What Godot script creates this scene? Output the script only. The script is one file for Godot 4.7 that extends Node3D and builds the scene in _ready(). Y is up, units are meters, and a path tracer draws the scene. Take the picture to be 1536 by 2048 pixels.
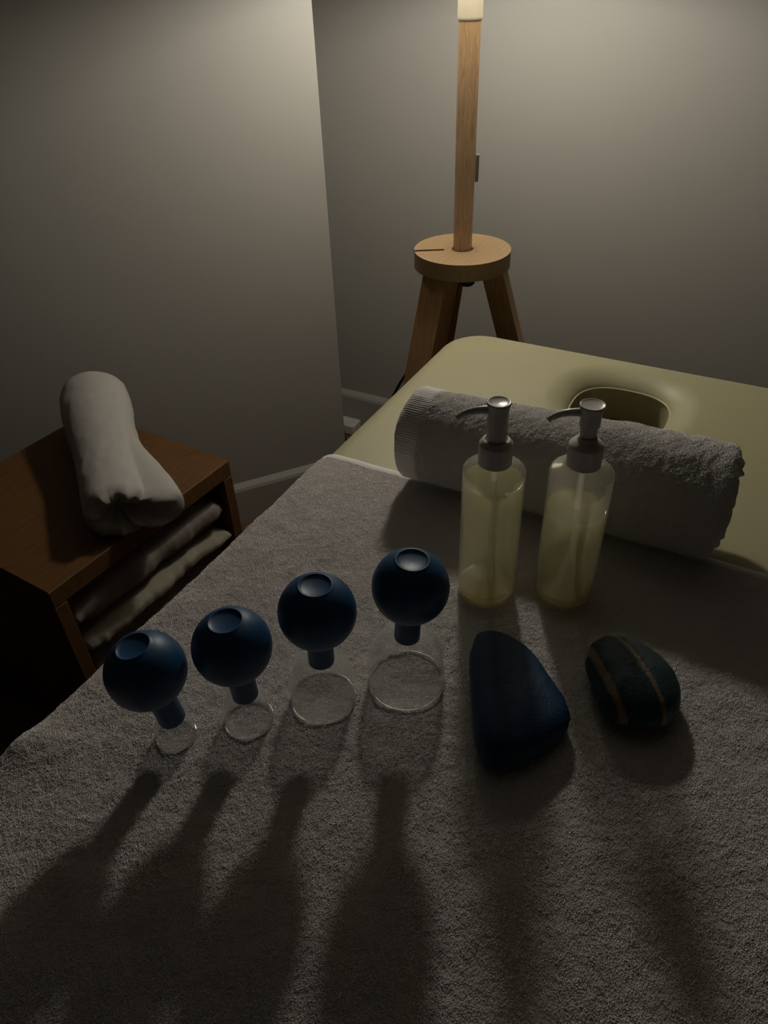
extends Node3D

# ---------------------------------------------------------------- numbers of the place (metres, y up)
const BED_TOP := 0.700          # vinyl surface of the treatment table
const CLOTH := 0.706            # top of the terry towel lying on it
const BED_X0 := -0.487
const BED_X1 := 0.185
const BED_Z0 := -1.152
const BED_Z1 := 0.70
const LAMP := Vector3(-0.5445, 0.0, -1.30)
const BULB_Y := 1.312

var noise_a := FastNoiseLite.new()
var noise_b := FastNoiseLite.new()
var rng := RandomNumberGenerator.new()
var taken := {}
var M := {}


func _ready() -> void:
	rng.seed = 7
	noise_a.seed = 3
	noise_a.frequency = 1.0
	noise_a.noise_type = FastNoiseLite.TYPE_SIMPLEX_SMOOTH
	noise_b.seed = 11
	noise_b.frequency = 1.0
	noise_b.noise_type = FastNoiseLite.TYPE_SIMPLEX_SMOOTH
	noise_b.fractal_octaves = 3
	noise_b.fractal_type = FastNoiseLite.FRACTAL_FBM

	# camera
	var cam := Camera3D.new()
	cam.name = "camera"
	cam.fov = 69.905
	cam.near = 0.02
	cam.far = 30.0
	cam.position = Vector3(0.0, 1.25, 0.0)
	cam.basis = Basis(Vector3(0.881067, -0.032333, -0.471885), Vector3(-0.268124, 0.78774, -0.554595), Vector3(0.389654, 0.615159, 0.685382)).orthonormalized()
	add_child(cam)
	# surroundings: a closed room at night, lit by one floor lamp only
	var env := Environment.new()
	env.background_mode = Environment.BG_COLOR
	env.background_color = Color.BLACK
	env.tonemap_mode = Environment.TONE_MAPPER_LINEAR
	env.tonemap_exposure = 1.0
	env.sdfgi_enabled = true
	env.ssao_enabled = true
	env.ssil_enabled = true
	env.volumetric_fog_enabled = true          # clear air; only the cloudy oil in the bottles scatters
	env.volumetric_fog_density = 0.0
	var we := WorldEnvironment.new()
	we.name = "surroundings"
	we.environment = env
	add_child(we)

	make_materials()
	build_room()
	build_table()
	build_lamp()
	build_nightstand()
	build_table_towel()
	build_rolled_towel()
	build_bottles()
	build_cups()
	build_stones()
	build_nightstand_towel()
	build_blankets()
	build_socket()


# ---------------------------------------------------------------- materials
func mat(called: String, c: Color, rough: float, spec := 0.5) -> StandardMaterial3D:
	var m := StandardMaterial3D.new()
	m.resource_name = called
	m.albedo_color = c
	m.roughness = rough
	m.metallic_specular = spec
	M[called] = m
	return m


func lin(r: float, g: float, b: float) -> Color:
	return Color(r, g, b).linear_to_srgb()


func make_materials() -> void:
	var wall := mat("wall_paint", lin(0.385, 0.372, 0.345), 0.85, 0.3)
	var wn := NoiseTexture2D.new()
	wn.width = 512
	wn.height = 512
	wn.seamless = true
	var wf := FastNoiseLite.new()
	wf.seed = 5
	wf.frequency = 0.03
	wf.fractal_octaves = 4
	wn.noise = wf
	wall.heightmap_enabled = true
	wall.heightmap_texture = wn
	wall.heightmap_scale = 0.006
	wall.uv1_triplanar = true
	wall.uv1_world_triplanar = true
	wall.uv1_scale = Vector3.ONE * 4.0
	mat("skirting_paint", lin(0.40, 0.39, 0.36), 0.5)
	mat("ceiling_paint", lin(0.42, 0.40, 0.37), 0.9, 0.2)

	var vinyl := mat("cream_vinyl", lin(0.43, 0.40, 0.245), 0.48, 0.45)
	var vn := NoiseTexture2D.new()
	vn.width = 512
	vn.height = 512
	vn.seamless = true
	var vf := FastNoiseLite.new()
	vf.seed = 9
	vf.noise_type = FastNoiseLite.TYPE_CELLULAR
	vf.frequency = 0.06
	vn.noise = vf
	vinyl.heightmap_enabled = true
	vinyl.heightmap_texture = vn
	vinyl.heightmap_scale = 0.012
	vinyl.uv1_triplanar = true
	vinyl.uv1_world_triplanar = true
	vinyl.uv1_scale = Vector3.ONE * 16.0
	mat("vinyl_piping", lin(0.55, 0.50, 0.30), 0.5)

	# terry cloth: small loops in rows
	var loops := terry_image()
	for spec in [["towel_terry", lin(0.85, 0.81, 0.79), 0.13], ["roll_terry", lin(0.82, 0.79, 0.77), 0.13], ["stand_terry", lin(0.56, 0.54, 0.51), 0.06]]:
		var t := mat(spec[0], spec[1], 1.0, 0.15)
		t.heightmap_enabled = true
		t.heightmap_texture = loops
		t.heightmap_scale = spec[2]
		t.uv1_triplanar = true
		t.uv1_world_triplanar = false
		t.uv1_triplanar_sharpness = 4.0
		t.uv1_scale = Vector3.ONE * 17.0
		t.rim_enabled = true
		t.rim = 0.25
	for spec in [["towel_loop", lin(0.85, 0.81, 0.79)], ["roll_loop", lin(0.82, 0.79, 0.77)]]:
		mat(spec[0], spec[1], 1.0, 0.15)
	mat("woven_cotton", lin(0.82, 0.80, 0.77), 0.95, 0.2)
	for spec in [["rose_fleece", lin(0.30, 0.26, 0.24)], ["cream_fleece", lin(0.36, 0.33, 0.27)]]:
		var t2 := mat(spec[0], spec[1], 1.0, 0.1)
		t2.heightmap_enabled = true
		t2.heightmap_texture = loops
		t2.heightmap_scale = 0.05
		t2.uv1_triplanar = true
		t2.uv1_scale = Vector3.ONE * 9.0

	# woods
	var grain := wood_image(4, 15.0, 0.50, 0.20)
	var board := wood_image(8, 9.0, 0.4, 0.12)
	var fine := wood_image(15, 22.0, 0.04, 0.05)
	for spec in [["ash_pole", lin(0.66, 0.48, 0.34), grain, Vector3(8.0, 2.2, 8.0)], ["ash_disc", lin(0.40, 0.285, 0.165), fine, Vector3(4.0, 4.0, 4.0)], ["ash_leg", lin(0.44, 0.28, 0.14), grain, Vector3(6.0, 2.0, 6.0)],
			["oak_board", lin(0.170, 0.086, 0.030), board, Vector3(4.0, 4.0, 2.0)], ["beech_frame", lin(0.45, 0.30, 0.16), grain, Vector3(4.0, 4.0, 1.5)]]:
		var w := mat(spec[0], spec[1], 0.5, 0.4)
		w.albedo_texture = spec[2]
		w.uv1_triplanar = true
		w.uv1_scale = spec[3]
	for k in 4:
		var fl := mat("floor_oak_%d" % k, lin(0.13 + 0.015 * k, 0.075 + 0.008 * k, 0.04 + 0.004 * k), 0.45, 0.4)
		fl.albedo_texture = board
		fl.uv1_triplanar = true
		fl.uv1_scale = Vector3(0.9, 4.0, 5.0)
		fl.uv1_offset = Vector3(0.23 * k, 0, 0.31 * k)
	mat("floor_joint", lin(0.02, 0.013, 0.008), 0.9)

	mat("black_plastic", lin(0.006, 0.006, 0.006), 0.45)
	mat("grey_plastic", lin(0.20, 0.19, 0.17), 0.5)
	mat("white_plastic", lin(0.66, 0.64, 0.60), 0.4)
	mat("pump_plastic", lin(0.66, 0.62, 0.57), 0.28)
	mat("socket_white", lin(0.70, 0.68, 0.62), 0.45)
	var shade := mat("shade_linen", lin(0.60, 0.54, 0.42), 0.95, 0.2)
	shade.cull_mode = BaseMaterial3D.CULL_DISABLED
	mat("shade_wire", lin(0.5, 0.5, 0.5), 0.4)
	var bulb := mat("bulb_opal", Color(1.0, 0.95, 0.86), 0.4)
	bulb.emission_enabled = true
	bulb.emission = Color(1.0, 0.97, 0.92)
	bulb.emission_energy_multiplier = 3.0

	mat("blue_rubber", lin(0.009, 0.072, 0.180), 0.45, 0.5)
	var glass := mat("cup_glass", Color(0.96, 0.98, 0.97, 0.085), 0.03, 0.6)
	glass.transparency = BaseMaterial3D.TRANSPARENCY_ALPHA
	var shell := mat("bottle_plastic", Color(0.80, 0.80, 0.74, 0.14), 0.16, 0.5)
	shell.transparency = BaseMaterial3D.TRANSPARENCY_ALPHA
	shell.backlight_enabled = true
	shell.backlight = lin(0.26, 0.26, 0.20)
	var rimg := mat("rim_glass", Color(0.97, 0.99, 0.98, 0.0), 0.02)
	rimg.transparency = BaseMaterial3D.TRANSPARENCY_ALPHA
	rimg.refraction_enabled = true
	rimg.refraction_scale = 0.05
	var oil := mat("oil", Color(0.86, 0.84, 0.52, 0.10), 0.06, 0.5)
	oil.transparency = BaseMaterial3D.TRANSPARENCY_ALPHA
	oil.backlight_enabled = true
	oil.backlight = lin(0.44, 0.40, 0.19)
	var dip := mat("dip_plastic", Color(0.86, 0.86, 0.80, 0.20), 0.2)
	dip.transparency = BaseMaterial3D.TRANSPARENCY_ALPHA
	dip.backlight_enabled = true
	dip.backlight = lin(0.5, 0.48, 0.40)
	var base := mat("base_plastic", Color(0.90, 0.86, 0.60, 0.10), 0.2)
	base.transparency = BaseMaterial3D.TRANSPARENCY_ALPHA
	base.backlight_enabled = true
	base.backlight = lin(1.0, 0.88, 0.45)

	var navy := mat("navy_stone", lin(0.007, 0.040, 0.098), 0.62, 0.4)
	var pebble := mat("pebble_stone", Color.WHITE, 0.6, 0.45)
	pebble.vertex_color_use_as_albedo = true
	var sn := NoiseTexture2D.new()
	sn.width = 512
	sn.height = 512
	sn.seamless = true
	var sf := FastNoiseLite.new()
	sf.seed = 21
	sf.frequency = 0.02
	sf.fractal_octaves = 5
	sn.noise = sf
	for s in [navy, pebble]:
		s.heightmap_enabled = true
		s.heightmap_texture = sn
		s.heightmap_scale = 0.035
		s.uv1_triplanar = true
		s.uv1_scale = Vector3.ONE * 22.0


func terry_image() -> ImageTexture:
	# 1024 px stand for one tile: rows of little pile loops, each leaning its own way
	var n := 768
	var h := PackedFloat32Array()
	h.resize(n * n)
	var r := RandomNumberGenerator.new()
	r.seed = 77
	var rows := 60
	var cols := 44
	for j in rows:
		for i in cols:
			if r.randf() < 0.03:
				continue
			var cx := (i + 0.5 * (j % 2) + r.randf_range(-0.32, 0.32)) * n / float(cols)
			var cy := (j + r.randf_range(-0.28, 0.28)) * n / float(rows)
			var a := r.randf_range(-0.7, 0.7)
			var la := r.randf_range(8.5, 12.5)
			var lb := r.randf_range(6.0, 8.5)
			var top := r.randf_range(0.45, 1.0)
			var ca := cos(a)
			var sa := sin(a)
			for y in range(int(cy) - 13, int(cy) + 14):
				var row := posmod(y, n) * n
				for x in range(int(cx) - 13, int(cx) + 14):
					var dx := x - cx
					var dy := y - cy
					var u := (dx * ca + dy * sa) / la
					var v := (-dx * sa + dy * ca) / lb
					var q := 1.0 - u * u - v * v
					if q > 0.0:
						var at := row + posmod(x, n)
						h[at] = maxf(h[at], top * sqrt(q))
	var im := Image.create(n, n, false, Image.FORMAT_R8)
	for y in n:
		for x in n:
			var v := h[y * n + x]
			im.set_pixel(x, y, Color(v, v, v))
	return ImageTexture.create_from_image(im)


func wood_image(sd: int, lines: float, wave: float, deep: float) -> ImageTexture:
	# growth rings cut lengthwise; tone multiplies the timber's colour. The grain runs along the picture's height.
	var n := FastNoiseLite.new()
	n.seed = sd
	n.frequency = 1.0
	var w := 384
	var hh := 384
	var im := Image.create(w, hh, false, Image.FORMAT_RGB8)
	for y in hh:
		for x in w:
			var a := TAU * x / w
			var b := TAU * y / hh
			var px := Vector3(cos(a), sin(a), 0.35 * cos(b)) * 0.8
			var slow := n.get_noise_3d(px.x + 0.25 * sin(b), px.y, px.z) * wave
			var t := fposmod(lines * (x / float(w)) + slow * 6.0, 1.0)
			var ring := pow(t, 3.0) * deep
			var fibre := n.get_noise_3d(cos(a) * 40.0, sin(a) * 40.0, 3.0 * sin(b)) * 0.10
			var v := clampf(1.0 - ring + fibre, 0.35, 1.0)
			im.set_pixel(x, y, Color(v, v * (0.985 - 0.05 * ring), v * (0.96 - 0.14 * ring)))
	return ImageTexture.create_from_image(im)


# ---------------------------------------------------------------- nodes
func numbered(called: String) -> String:
	if not taken.has(called):
		taken[called] = 0
		return called
	taken[called] += 1
	return "%s_%03d" % [called, taken[called]]


func thing(called: String, label: String, category: String, at: Vector3, group := "") -> Node3D:
	var o := Node3D.new()
	o.name = numbered(called)
	o.position = at
	o.set_meta("label", label)
	o.set_meta("category", category)
	if group:
		o.set_meta("group", group)
	add_child(o)
	return o


func part(called: String, mesh: Mesh, m: Material, parent: Node3D, label := "") -> MeshInstance3D:
	var o := MeshInstance3D.new()
	o.name = called
	o.mesh = mesh
	o.material_override = m
	if label:
		o.set_meta("label", label)
	parent.add_child(o, true)
	return o


func struct(called: String, mesh: Mesh, m: Material, label: String) -> MeshInstance3D:
	var o := part(called, mesh, m, self)
	o.set_meta("kind", "structure")
	o.set_meta("label", label)
	return o


# ---------------------------------------------------------------- shapes
func grid(p: PackedVector3Array, nu: int, nv: int, wrap_u := false, wrap_v := false, flip := false, colors := PackedColorArray()) -> ArrayMesh:
	var nor := PackedVector3Array()
	nor.resize(p.size())
	var idx := PackedInt32Array()
	var iu := nu if wrap_u else nu - 1
	var iv := nv if wrap_v else nv - 1
	for j in iv:
		var j2 := (j + 1) % nv
		for i in iu:
			var i2 := (i + 1) % nu
			var a := j * nu + i
			var b := j * nu + i2
			var c := j2 * nu + i2
			var d := j2 * nu + i
			if p[a] == p[d] and p[b] == p[c]:
				continue
			var n := (p[c] - p[a]).cross(p[d] - p[b])
			if flip:
				n = -n
				idx.append_array([a, b, c, a, c, d])
			else:
				idx.append_array([a, c, b, a, d, c])
			nor[a] += n
			nor[b] += n
			nor[c] += n
			nor[d] += n
	for k in nor.size():
		nor[k] = nor[k].normalized() if nor[k].length_squared() > 0.0 else Vector3.UP
	var arr := []
	arr.resize(Mesh.ARRAY_MAX)
	arr[Mesh.ARRAY_VERTEX] = p
	arr[Mesh.ARRAY_NORMAL] = nor
	arr[Mesh.ARRAY_INDEX] = idx
	if colors.size():
		arr[Mesh.ARRAY_COLOR] = colors
	var m := ArrayMesh.new()
	m.add_surface_from_arrays(Mesh.PRIMITIVE_TRIANGLES, arr)
	return m


func lathe(profile: Array, n := 64, close := false) -> ArrayMesh:
	# profile: points (radius, height); a point given twice makes a sharp edge
	var p := PackedVector3Array()
	for q in profile:
		for i in n:
			var a := TAU * i / n
			p.append(Vector3(q.x * cos(a), q.y, q.x * sin(a)))
	return grid(p, n, profile.size(), true, close)


func tube(path: Array, radii: Array, n := 16, caps := true) -> ArrayMesh:
	var p := PackedVector3Array()
	var side := Vector3.ZERO
	var pts := path.duplicate()
	var rr := radii.duplicate()
	if caps:
		pts.push_front(pts[0])
		pts.push_back(pts[-1])
		rr.push_front(0.0)
		rr.push_back(0.0)
	var cnt := pts.size()
	for k in cnt:
		var a: Vector3 = pts[maxi(k - 1, 0)]
		var b: Vector3 = pts[mini(k + 1, cnt - 1)]
		if k <= 1:
			a = path[0]
			b = path[1]
		if k >= cnt - 2:
			a = path[-2]
			b = path[-1]
		var d := (b - a).normalized()
		if side == Vector3.ZERO:
			side = d.cross(Vector3.UP if absf(d.y) < 0.9 else Vector3.RIGHT).normalized()
		side = (side - d * side.dot(d)).normalized()
		var up := d.cross(side)
		for i in n:
			var t := TAU * i / n
			p.append(pts[k] + (side * cos(t) + up * sin(t)) * float(rr[k]))
	return grid(p, n, cnt, true, false, true)


func tri(st: SurfaceTool, a: Vector3, b: Vector3, c: Vector3, out: Vector3) -> void:
	# clockwise seen from the side that OUT points to
	var n := (b - a).cross(c - a)
	if n.dot(out) > 0.0:
		var t := b
		b = c
		c = t
		n = -n
	var nn := -n.normalized()
	for v in [a, b, c]:
		st.set_normal(nn)
		st.add_vertex(v)


func rbox(size: Vector3, r: float, centre := Vector3.ZERO) -> ArrayMesh:
	# box with chamfered edges
	var st := SurfaceTool.new()
	st.begin(Mesh.PRIMITIVE_TRIANGLES)
	var h := size / 2.0
	var f := func(s: Vector3, axis: int) -> Vector3:
		var v := Vector3(s.x * (h.x - r), s.y * (h.y - r), s.z * (h.z - r))
		v[axis] = s[axis] * h[axis]
		return v + centre
	for axis in 3:
		for sg in [-1.0, 1.0]:
			var o := Vector3.ZERO
			o[axis] = sg
			var b := (axis + 1) % 3
			var c := (axis + 2) % 3
			var q := []
			for k in [[-1.0, -1.0], [1.0, -1.0], [1.0, 1.0], [-1.0, 1.0]]:
				var s := o
				s[b] = k[0]
				s[c] = k[1]
				q.append(f.call(s, axis))
			tri(st, q[0], q[1], q[2], o)
			tri(st, q[0], q[2], q[3], o)
		for s1 in [-1.0, 1.0]:
			for s2 in [-1.0, 1.0]:
				var b2 := (axis + 1) % 3
				var c2 := (axis + 2) % 3
				var lo := Vector3.ZERO
				lo[axis] = -1.0
				lo[b2] = s1
				lo[c2] = s2
				var hi := lo
				hi[axis] = 1.0
				var o2 := Vector3.ZERO
				o2[b2] = s1
				o2[c2] = s2
				tri(st, f.call(lo, b2), f.call(hi, b2), f.call(hi, c2), o2)
				tri(st, f.call(lo, b2), f.call(hi, c2), f.call(lo, c2), o2)
	for sx in [-1.0, 1.0]:
		for sy in [-1.0, 1.0]:
			for sz in [-1.0, 1.0]:
				var s3 := Vector3(sx, sy, sz)
				tri(st, f.call(s3, 0), f.call(s3, 1), f.call(s3, 2), s3)
	return st.commit()


func prism(poly: PackedVector2Array, y0: float, y1: float) -> ArrayMesh:
	# poly: (x, z) outline of a solid wall or slab
	var st := SurfaceTool.new()
	st.begin(Mesh.PRIMITIVE_TRIANGLES)
	var t := Geometry2D.triangulate_polygon(poly)
	for k in range(0, t.size(), 3):
		for y in [[y0, Vector3.DOWN], [y1, Vector3.UP]]:
			tri(st, Vector3(poly[t[k]].x, y[0], poly[t[k]].y), Vector3(poly[t[k + 1]].x, y[0], poly[t[k + 1]].y), Vector3(poly[t[k + 2]].x, y[0], poly[t[k + 2]].y), y[1])
	var turn := 1.0 if not Geometry2D.is_polygon_clockwise(poly) else -1.0
	for k in poly.size():
		var a := poly[k]
		var b := poly[(k + 1) % poly.size()]
		var o := Vector3(b.y - a.y, 0, a.x - b.x) * turn
		tri(st, Vector3(a.x, y0, a.y), Vector3(b.x, y0, b.y), Vector3(b.x, y1, b.y), o)
		tri(st, Vector3(a.x, y0, a.y), Vector3(b.x, y1, b.y), Vector3(a.x, y1, a.y), o)
	return st.commit()


# ---------------------------------------------------------------- room
func on_back(x: float, off := 0.0) -> Vector2:
	# point of the back wall's face at x, moved OFF into the room
	return Vector2(x, -1.768 + off)


func build_room() -> void:
	var e := Vector2(-0.9326, -1.4408)          # outer corner of the angled wall
	var p1 := Vector2(-2.2, 0.180)
	var ceil_y := 2.40
	var wp: Material = M.wall_paint
	struct("wall_left", prism(PackedVector2Array([e, p1, Vector2(-2.3, 0.180), Vector2(-2.3, -1.95), on_back(-1.25)]), 0.0, ceil_y), wp, "pale painted wall standing at an angle behind the nightstand")
	struct("wall_back", prism(PackedVector2Array([on_back(-2.3), on_back(1.8), on_back(1.8, -0.12), on_back(-2.3, -0.12)]), 0.0, ceil_y), wp, "pale painted wall behind the floor lamp")
	struct("wall_side", prism(PackedVector2Array([Vector2(-2.2, 0.180), Vector2(-2.2, 2.1), Vector2(-2.3, 2.1), Vector2(-2.3, 0.180)]), 0.0, ceil_y), wp, "pale painted side wall outside the picture")
	struct("wall_front", prism(PackedVector2Array([Vector2(-2.3, 2.1), Vector2(1.8, 2.1), Vector2(1.8, 2.2), Vector2(-2.3, 2.2)]), 0.0, ceil_y), wp, "pale painted wall behind the viewer")
	struct("wall_right", prism(PackedVector2Array([Vector2(1.7, 2.1), Vector2(1.7, on_back(1.7).y), Vector2(1.8, on_back(1.8).y), Vector2(1.8, 2.1)]), 0.0, ceil_y), wp, "pale painted wall to the right outside the picture")
	struct("ceiling", prism(PackedVector2Array([Vector2(-2.5, -2.2), Vector2(2.0, -2.2), Vector2(2.0, 2.4), Vector2(-2.5, 2.4)]), ceil_y, ceil_y + 0.12), M.ceiling_paint, "white ceiling above the picture")
	var fl := struct("floor", prism(PackedVector2Array([Vector2(-2.5, -2.2), Vector2(2.0, -2.2), Vector2(2.0, 2.4), Vector2(-2.5, 2.4)]), -0.12, -0.012), M.floor_joint, "dark wooden plank floor")
	var plank := rbox(Vector3(4.4, 0.012, 0.137), 0.0015)
	for k in 33:
		var o := part("plank", plank, M["floor_oak_%d" % ((k * 7 + k / 3) % 4)], fl)
		o.position = Vector3(-0.25, -0.006, -2.13 + 0.139 * k)
	# skirting: a flat board with a sloping top edge
	var d := (p1 - e).normalized()
	var n := Vector2(-d.y, d.x)
	if n.y < 0.0:
		n = -n
	skirting("baseboard_left", e + d * 0.0, p1, n)
	skirting("baseboard_back", on_back(-1.24), on_back(1.69), Vector2(0.0, 1.0))


func skirting(called: String, a: Vector2, b: Vector2, n: Vector2) -> void:
	var prof := [Vector2(0.0, 0.0), Vector2(0.016, 0.0), Vector2(0.016, 0.104), Vector2(0.013, 0.112), Vector2(0.004, 0.122), Vector2(0.0, 0.122)]
	var st := SurfaceTool.new()
	st.begin(Mesh.PRIMITIVE_TRIANGLES)
	var ends := [a, b]
	var q := func(k: int, i: int) -> Vector3:
		var w: Vector2 = ends[k] + n * (prof[i].x)
		return Vector3(w.x, prof[i].y, w.y)
	var mid := Vector3((a.x + b.x) / 2.0 + n.x * 0.006, 0.05, (a.y + b.y) / 2.0 + n.y * 0.006)
	for i in prof.size():
		var i2 := (i + 1) % prof.size()
		var centre: Vector3 = (q.call(0, i) + q.call(1, i2)) / 2.0
		tri(st, q.call(0, i), q.call(1, i), q.call(1, i2), centre - mid)
		tri(st, q.call(0, i), q.call(1, i2), q.call(0, i2), centre - mid)
	for k in 2:
		var out := Vector3(a.x - b.x, 0, a.y - b.y) * (1.0 if k == 0 else -1.0)
		for i in range(1, prof.size() - 1):
			tri(st, q.call(k, 0), q.call(k, i), q.call(k, i + 1), out)
	struct(called, st.commit(), M.skirting_paint, "painted skirting board along the " + ("angled wall" if called.ends_with("left") else "back wall"))


# ---------------------------------------------------------------- treatment table
func rounded_rect_hit(c: Vector2, dir: Vector2, x0: float, x1: float, z0: float, z1: float, r: float) -> Vector2:
	# where a ray from c leaves the rounded rectangle
	var lo := 0.0
	var hi := 3.0
	var cc := Vector2((x0 + x1) / 2.0, (z0 + z1) / 2.0)
	var hs := Vector2((x1 - x0) / 2.0 - r, (z1 - z0) / 2.0 - r)
	for k in 40:
		var m := (lo + hi) / 2.0
		var q := (c + dir * m - cc).abs() - hs
		var dist := Vector2(maxf(q.x, 0), maxf(q.y, 0)).length() + minf(maxf(q.x, q.y), 0.0) - r
		if dist < 0.0:
			lo = m
		else:
			hi = m
	return c + dir * lo


func build_table() -> void:
	var t := thing("treatment_table", "cream vinyl massage table with an oval face hole near its head end", "massage table", Vector3.ZERO)
	var hc := Vector2(-0.1586, -1.006)
	var n := 256
	var p := PackedVector3Array()
	# from the foot of the hole wall, over its soft lip, across the top, over the outer edge and down
	var inner := [[0.0, -0.074, 0.0], [0.0, -0.026, 0.0], [0.0, -0.024, 0.0], [0.001, -0.0205, 0.0], [0.005, -0.0150, 0.0], [0.012, -0.0095, 0.0], [0.020, -0.0048, 0.0], [0.029, -0.0016, 0.0], [0.036, -0.0003, 0.0], [0.041, 0.0, 0.0]]
	var dirs := []
	for i in n:
		# more rays towards the far corners come from an even spread over the outline
		var a := TAU * i / n
		dirs.append(Vector2(cos(a), sin(a)))
	for q in inner:
		for i in n:
			var d: Vector2 = dirs[i]
			var k := pow(pow(absf(d.x) / 0.0712, 2.6) + pow(absf(d.y) / 0.0696, 2.6), -1.0 / 2.6)
			var w: Vector2 = hc + d * (k + q[0])
			p.append(Vector3(w.x, BED_TOP + q[1], w.y))
	var outer := [[0.032, 0.0], [0.027, 0.0]]
	for k in 9:
		var a := PI / 2.0 * k / 8.0
		outer.append([0.027 * (1.0 - sin(a)), -0.027 * (1.0 - cos(a))])
	outer.append([0.0, -0.055])
	outer.append([0.004, -0.066])
	outer.append([0.012, -0.072])
	outer.append([0.30, -0.074])
	for q in outer:
		var ins: float = q[0]
		for i in n:
			var w: Vector2 = rounded_rect_hit(hc, dirs[i], BED_X0 + ins, BED_X1 - ins, BED_Z0 + ins, BED_Z1 - ins, maxf(0.075 - ins, 0.01)) if ins < 0.1 else hc + dirs[i] * 0.085
			p.append(Vector3(w.x, BED_TOP + q[1], w.y))
	part("padded_top", grid(p, n, inner.size() + outer.size(), true), M.cream_vinyl, t)
	# stitched piping round the hole
	var path := []
	var rad := []
	for i in 97:
		var a := TAU * i / 96.0
		var d := Vector2(cos(a), sin(a))
		var k := pow(pow(absf(d.x) / 0.0712, 2.6) + pow(absf(d.y) / 0.0696, 2.6), -1.0 / 2.6)
		var w := hc + d * (k + 0.0005)
		path.append(Vector3(w.x, BED_TOP - 0.0215, w.y))
		rad.append(0.0016)
	part("hole_piping", tube(path, rad, 8, false), M.vinyl_piping, t, "cream piping round the face hole")
	# wooden frame below the padding
	part("frame_rail", rbox(Vector3(0.02, 0.09, BED_Z1 - BED_Z0 - 0.1), 0.002, Vector3(BED_X0 + 0.035, BED_TOP - 0.121, (BED_Z0 + BED_Z1) / 2.0)), M.beech_frame, t)
	part("frame_rail", rbox(Vector3(0.02, 0.09, BED_Z1 - BED_Z0 - 0.1), 0.002, Vector3(BED_X1 - 0.035, BED_TOP - 0.121, (BED_Z0 + BED_Z1) / 2.0)), M.beech_frame, t)
	for z in [BED_Z0 + 0.06, BED_Z1 - 0.06]:
		part("frame_rail", rbox(Vector3(BED_X1 - BED_X0 - 0.09, 0.09, 0.02), 0.002, Vector3((BED_X0 + BED_X1) / 2.0, BED_TOP - 0.121, z)), M.beech_frame, t)
		for x in [BED_X0 + 0.07, BED_X1 - 0.07]:
			part("leg", rbox(Vector3(0.045, BED_TOP - 0.164, 0.045), 0.004, Vector3(x, (BED_TOP - 0.164) / 2.0, z + (0.12 if z < 0.0 else -0.12))), M.beech_frame, t)


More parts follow.
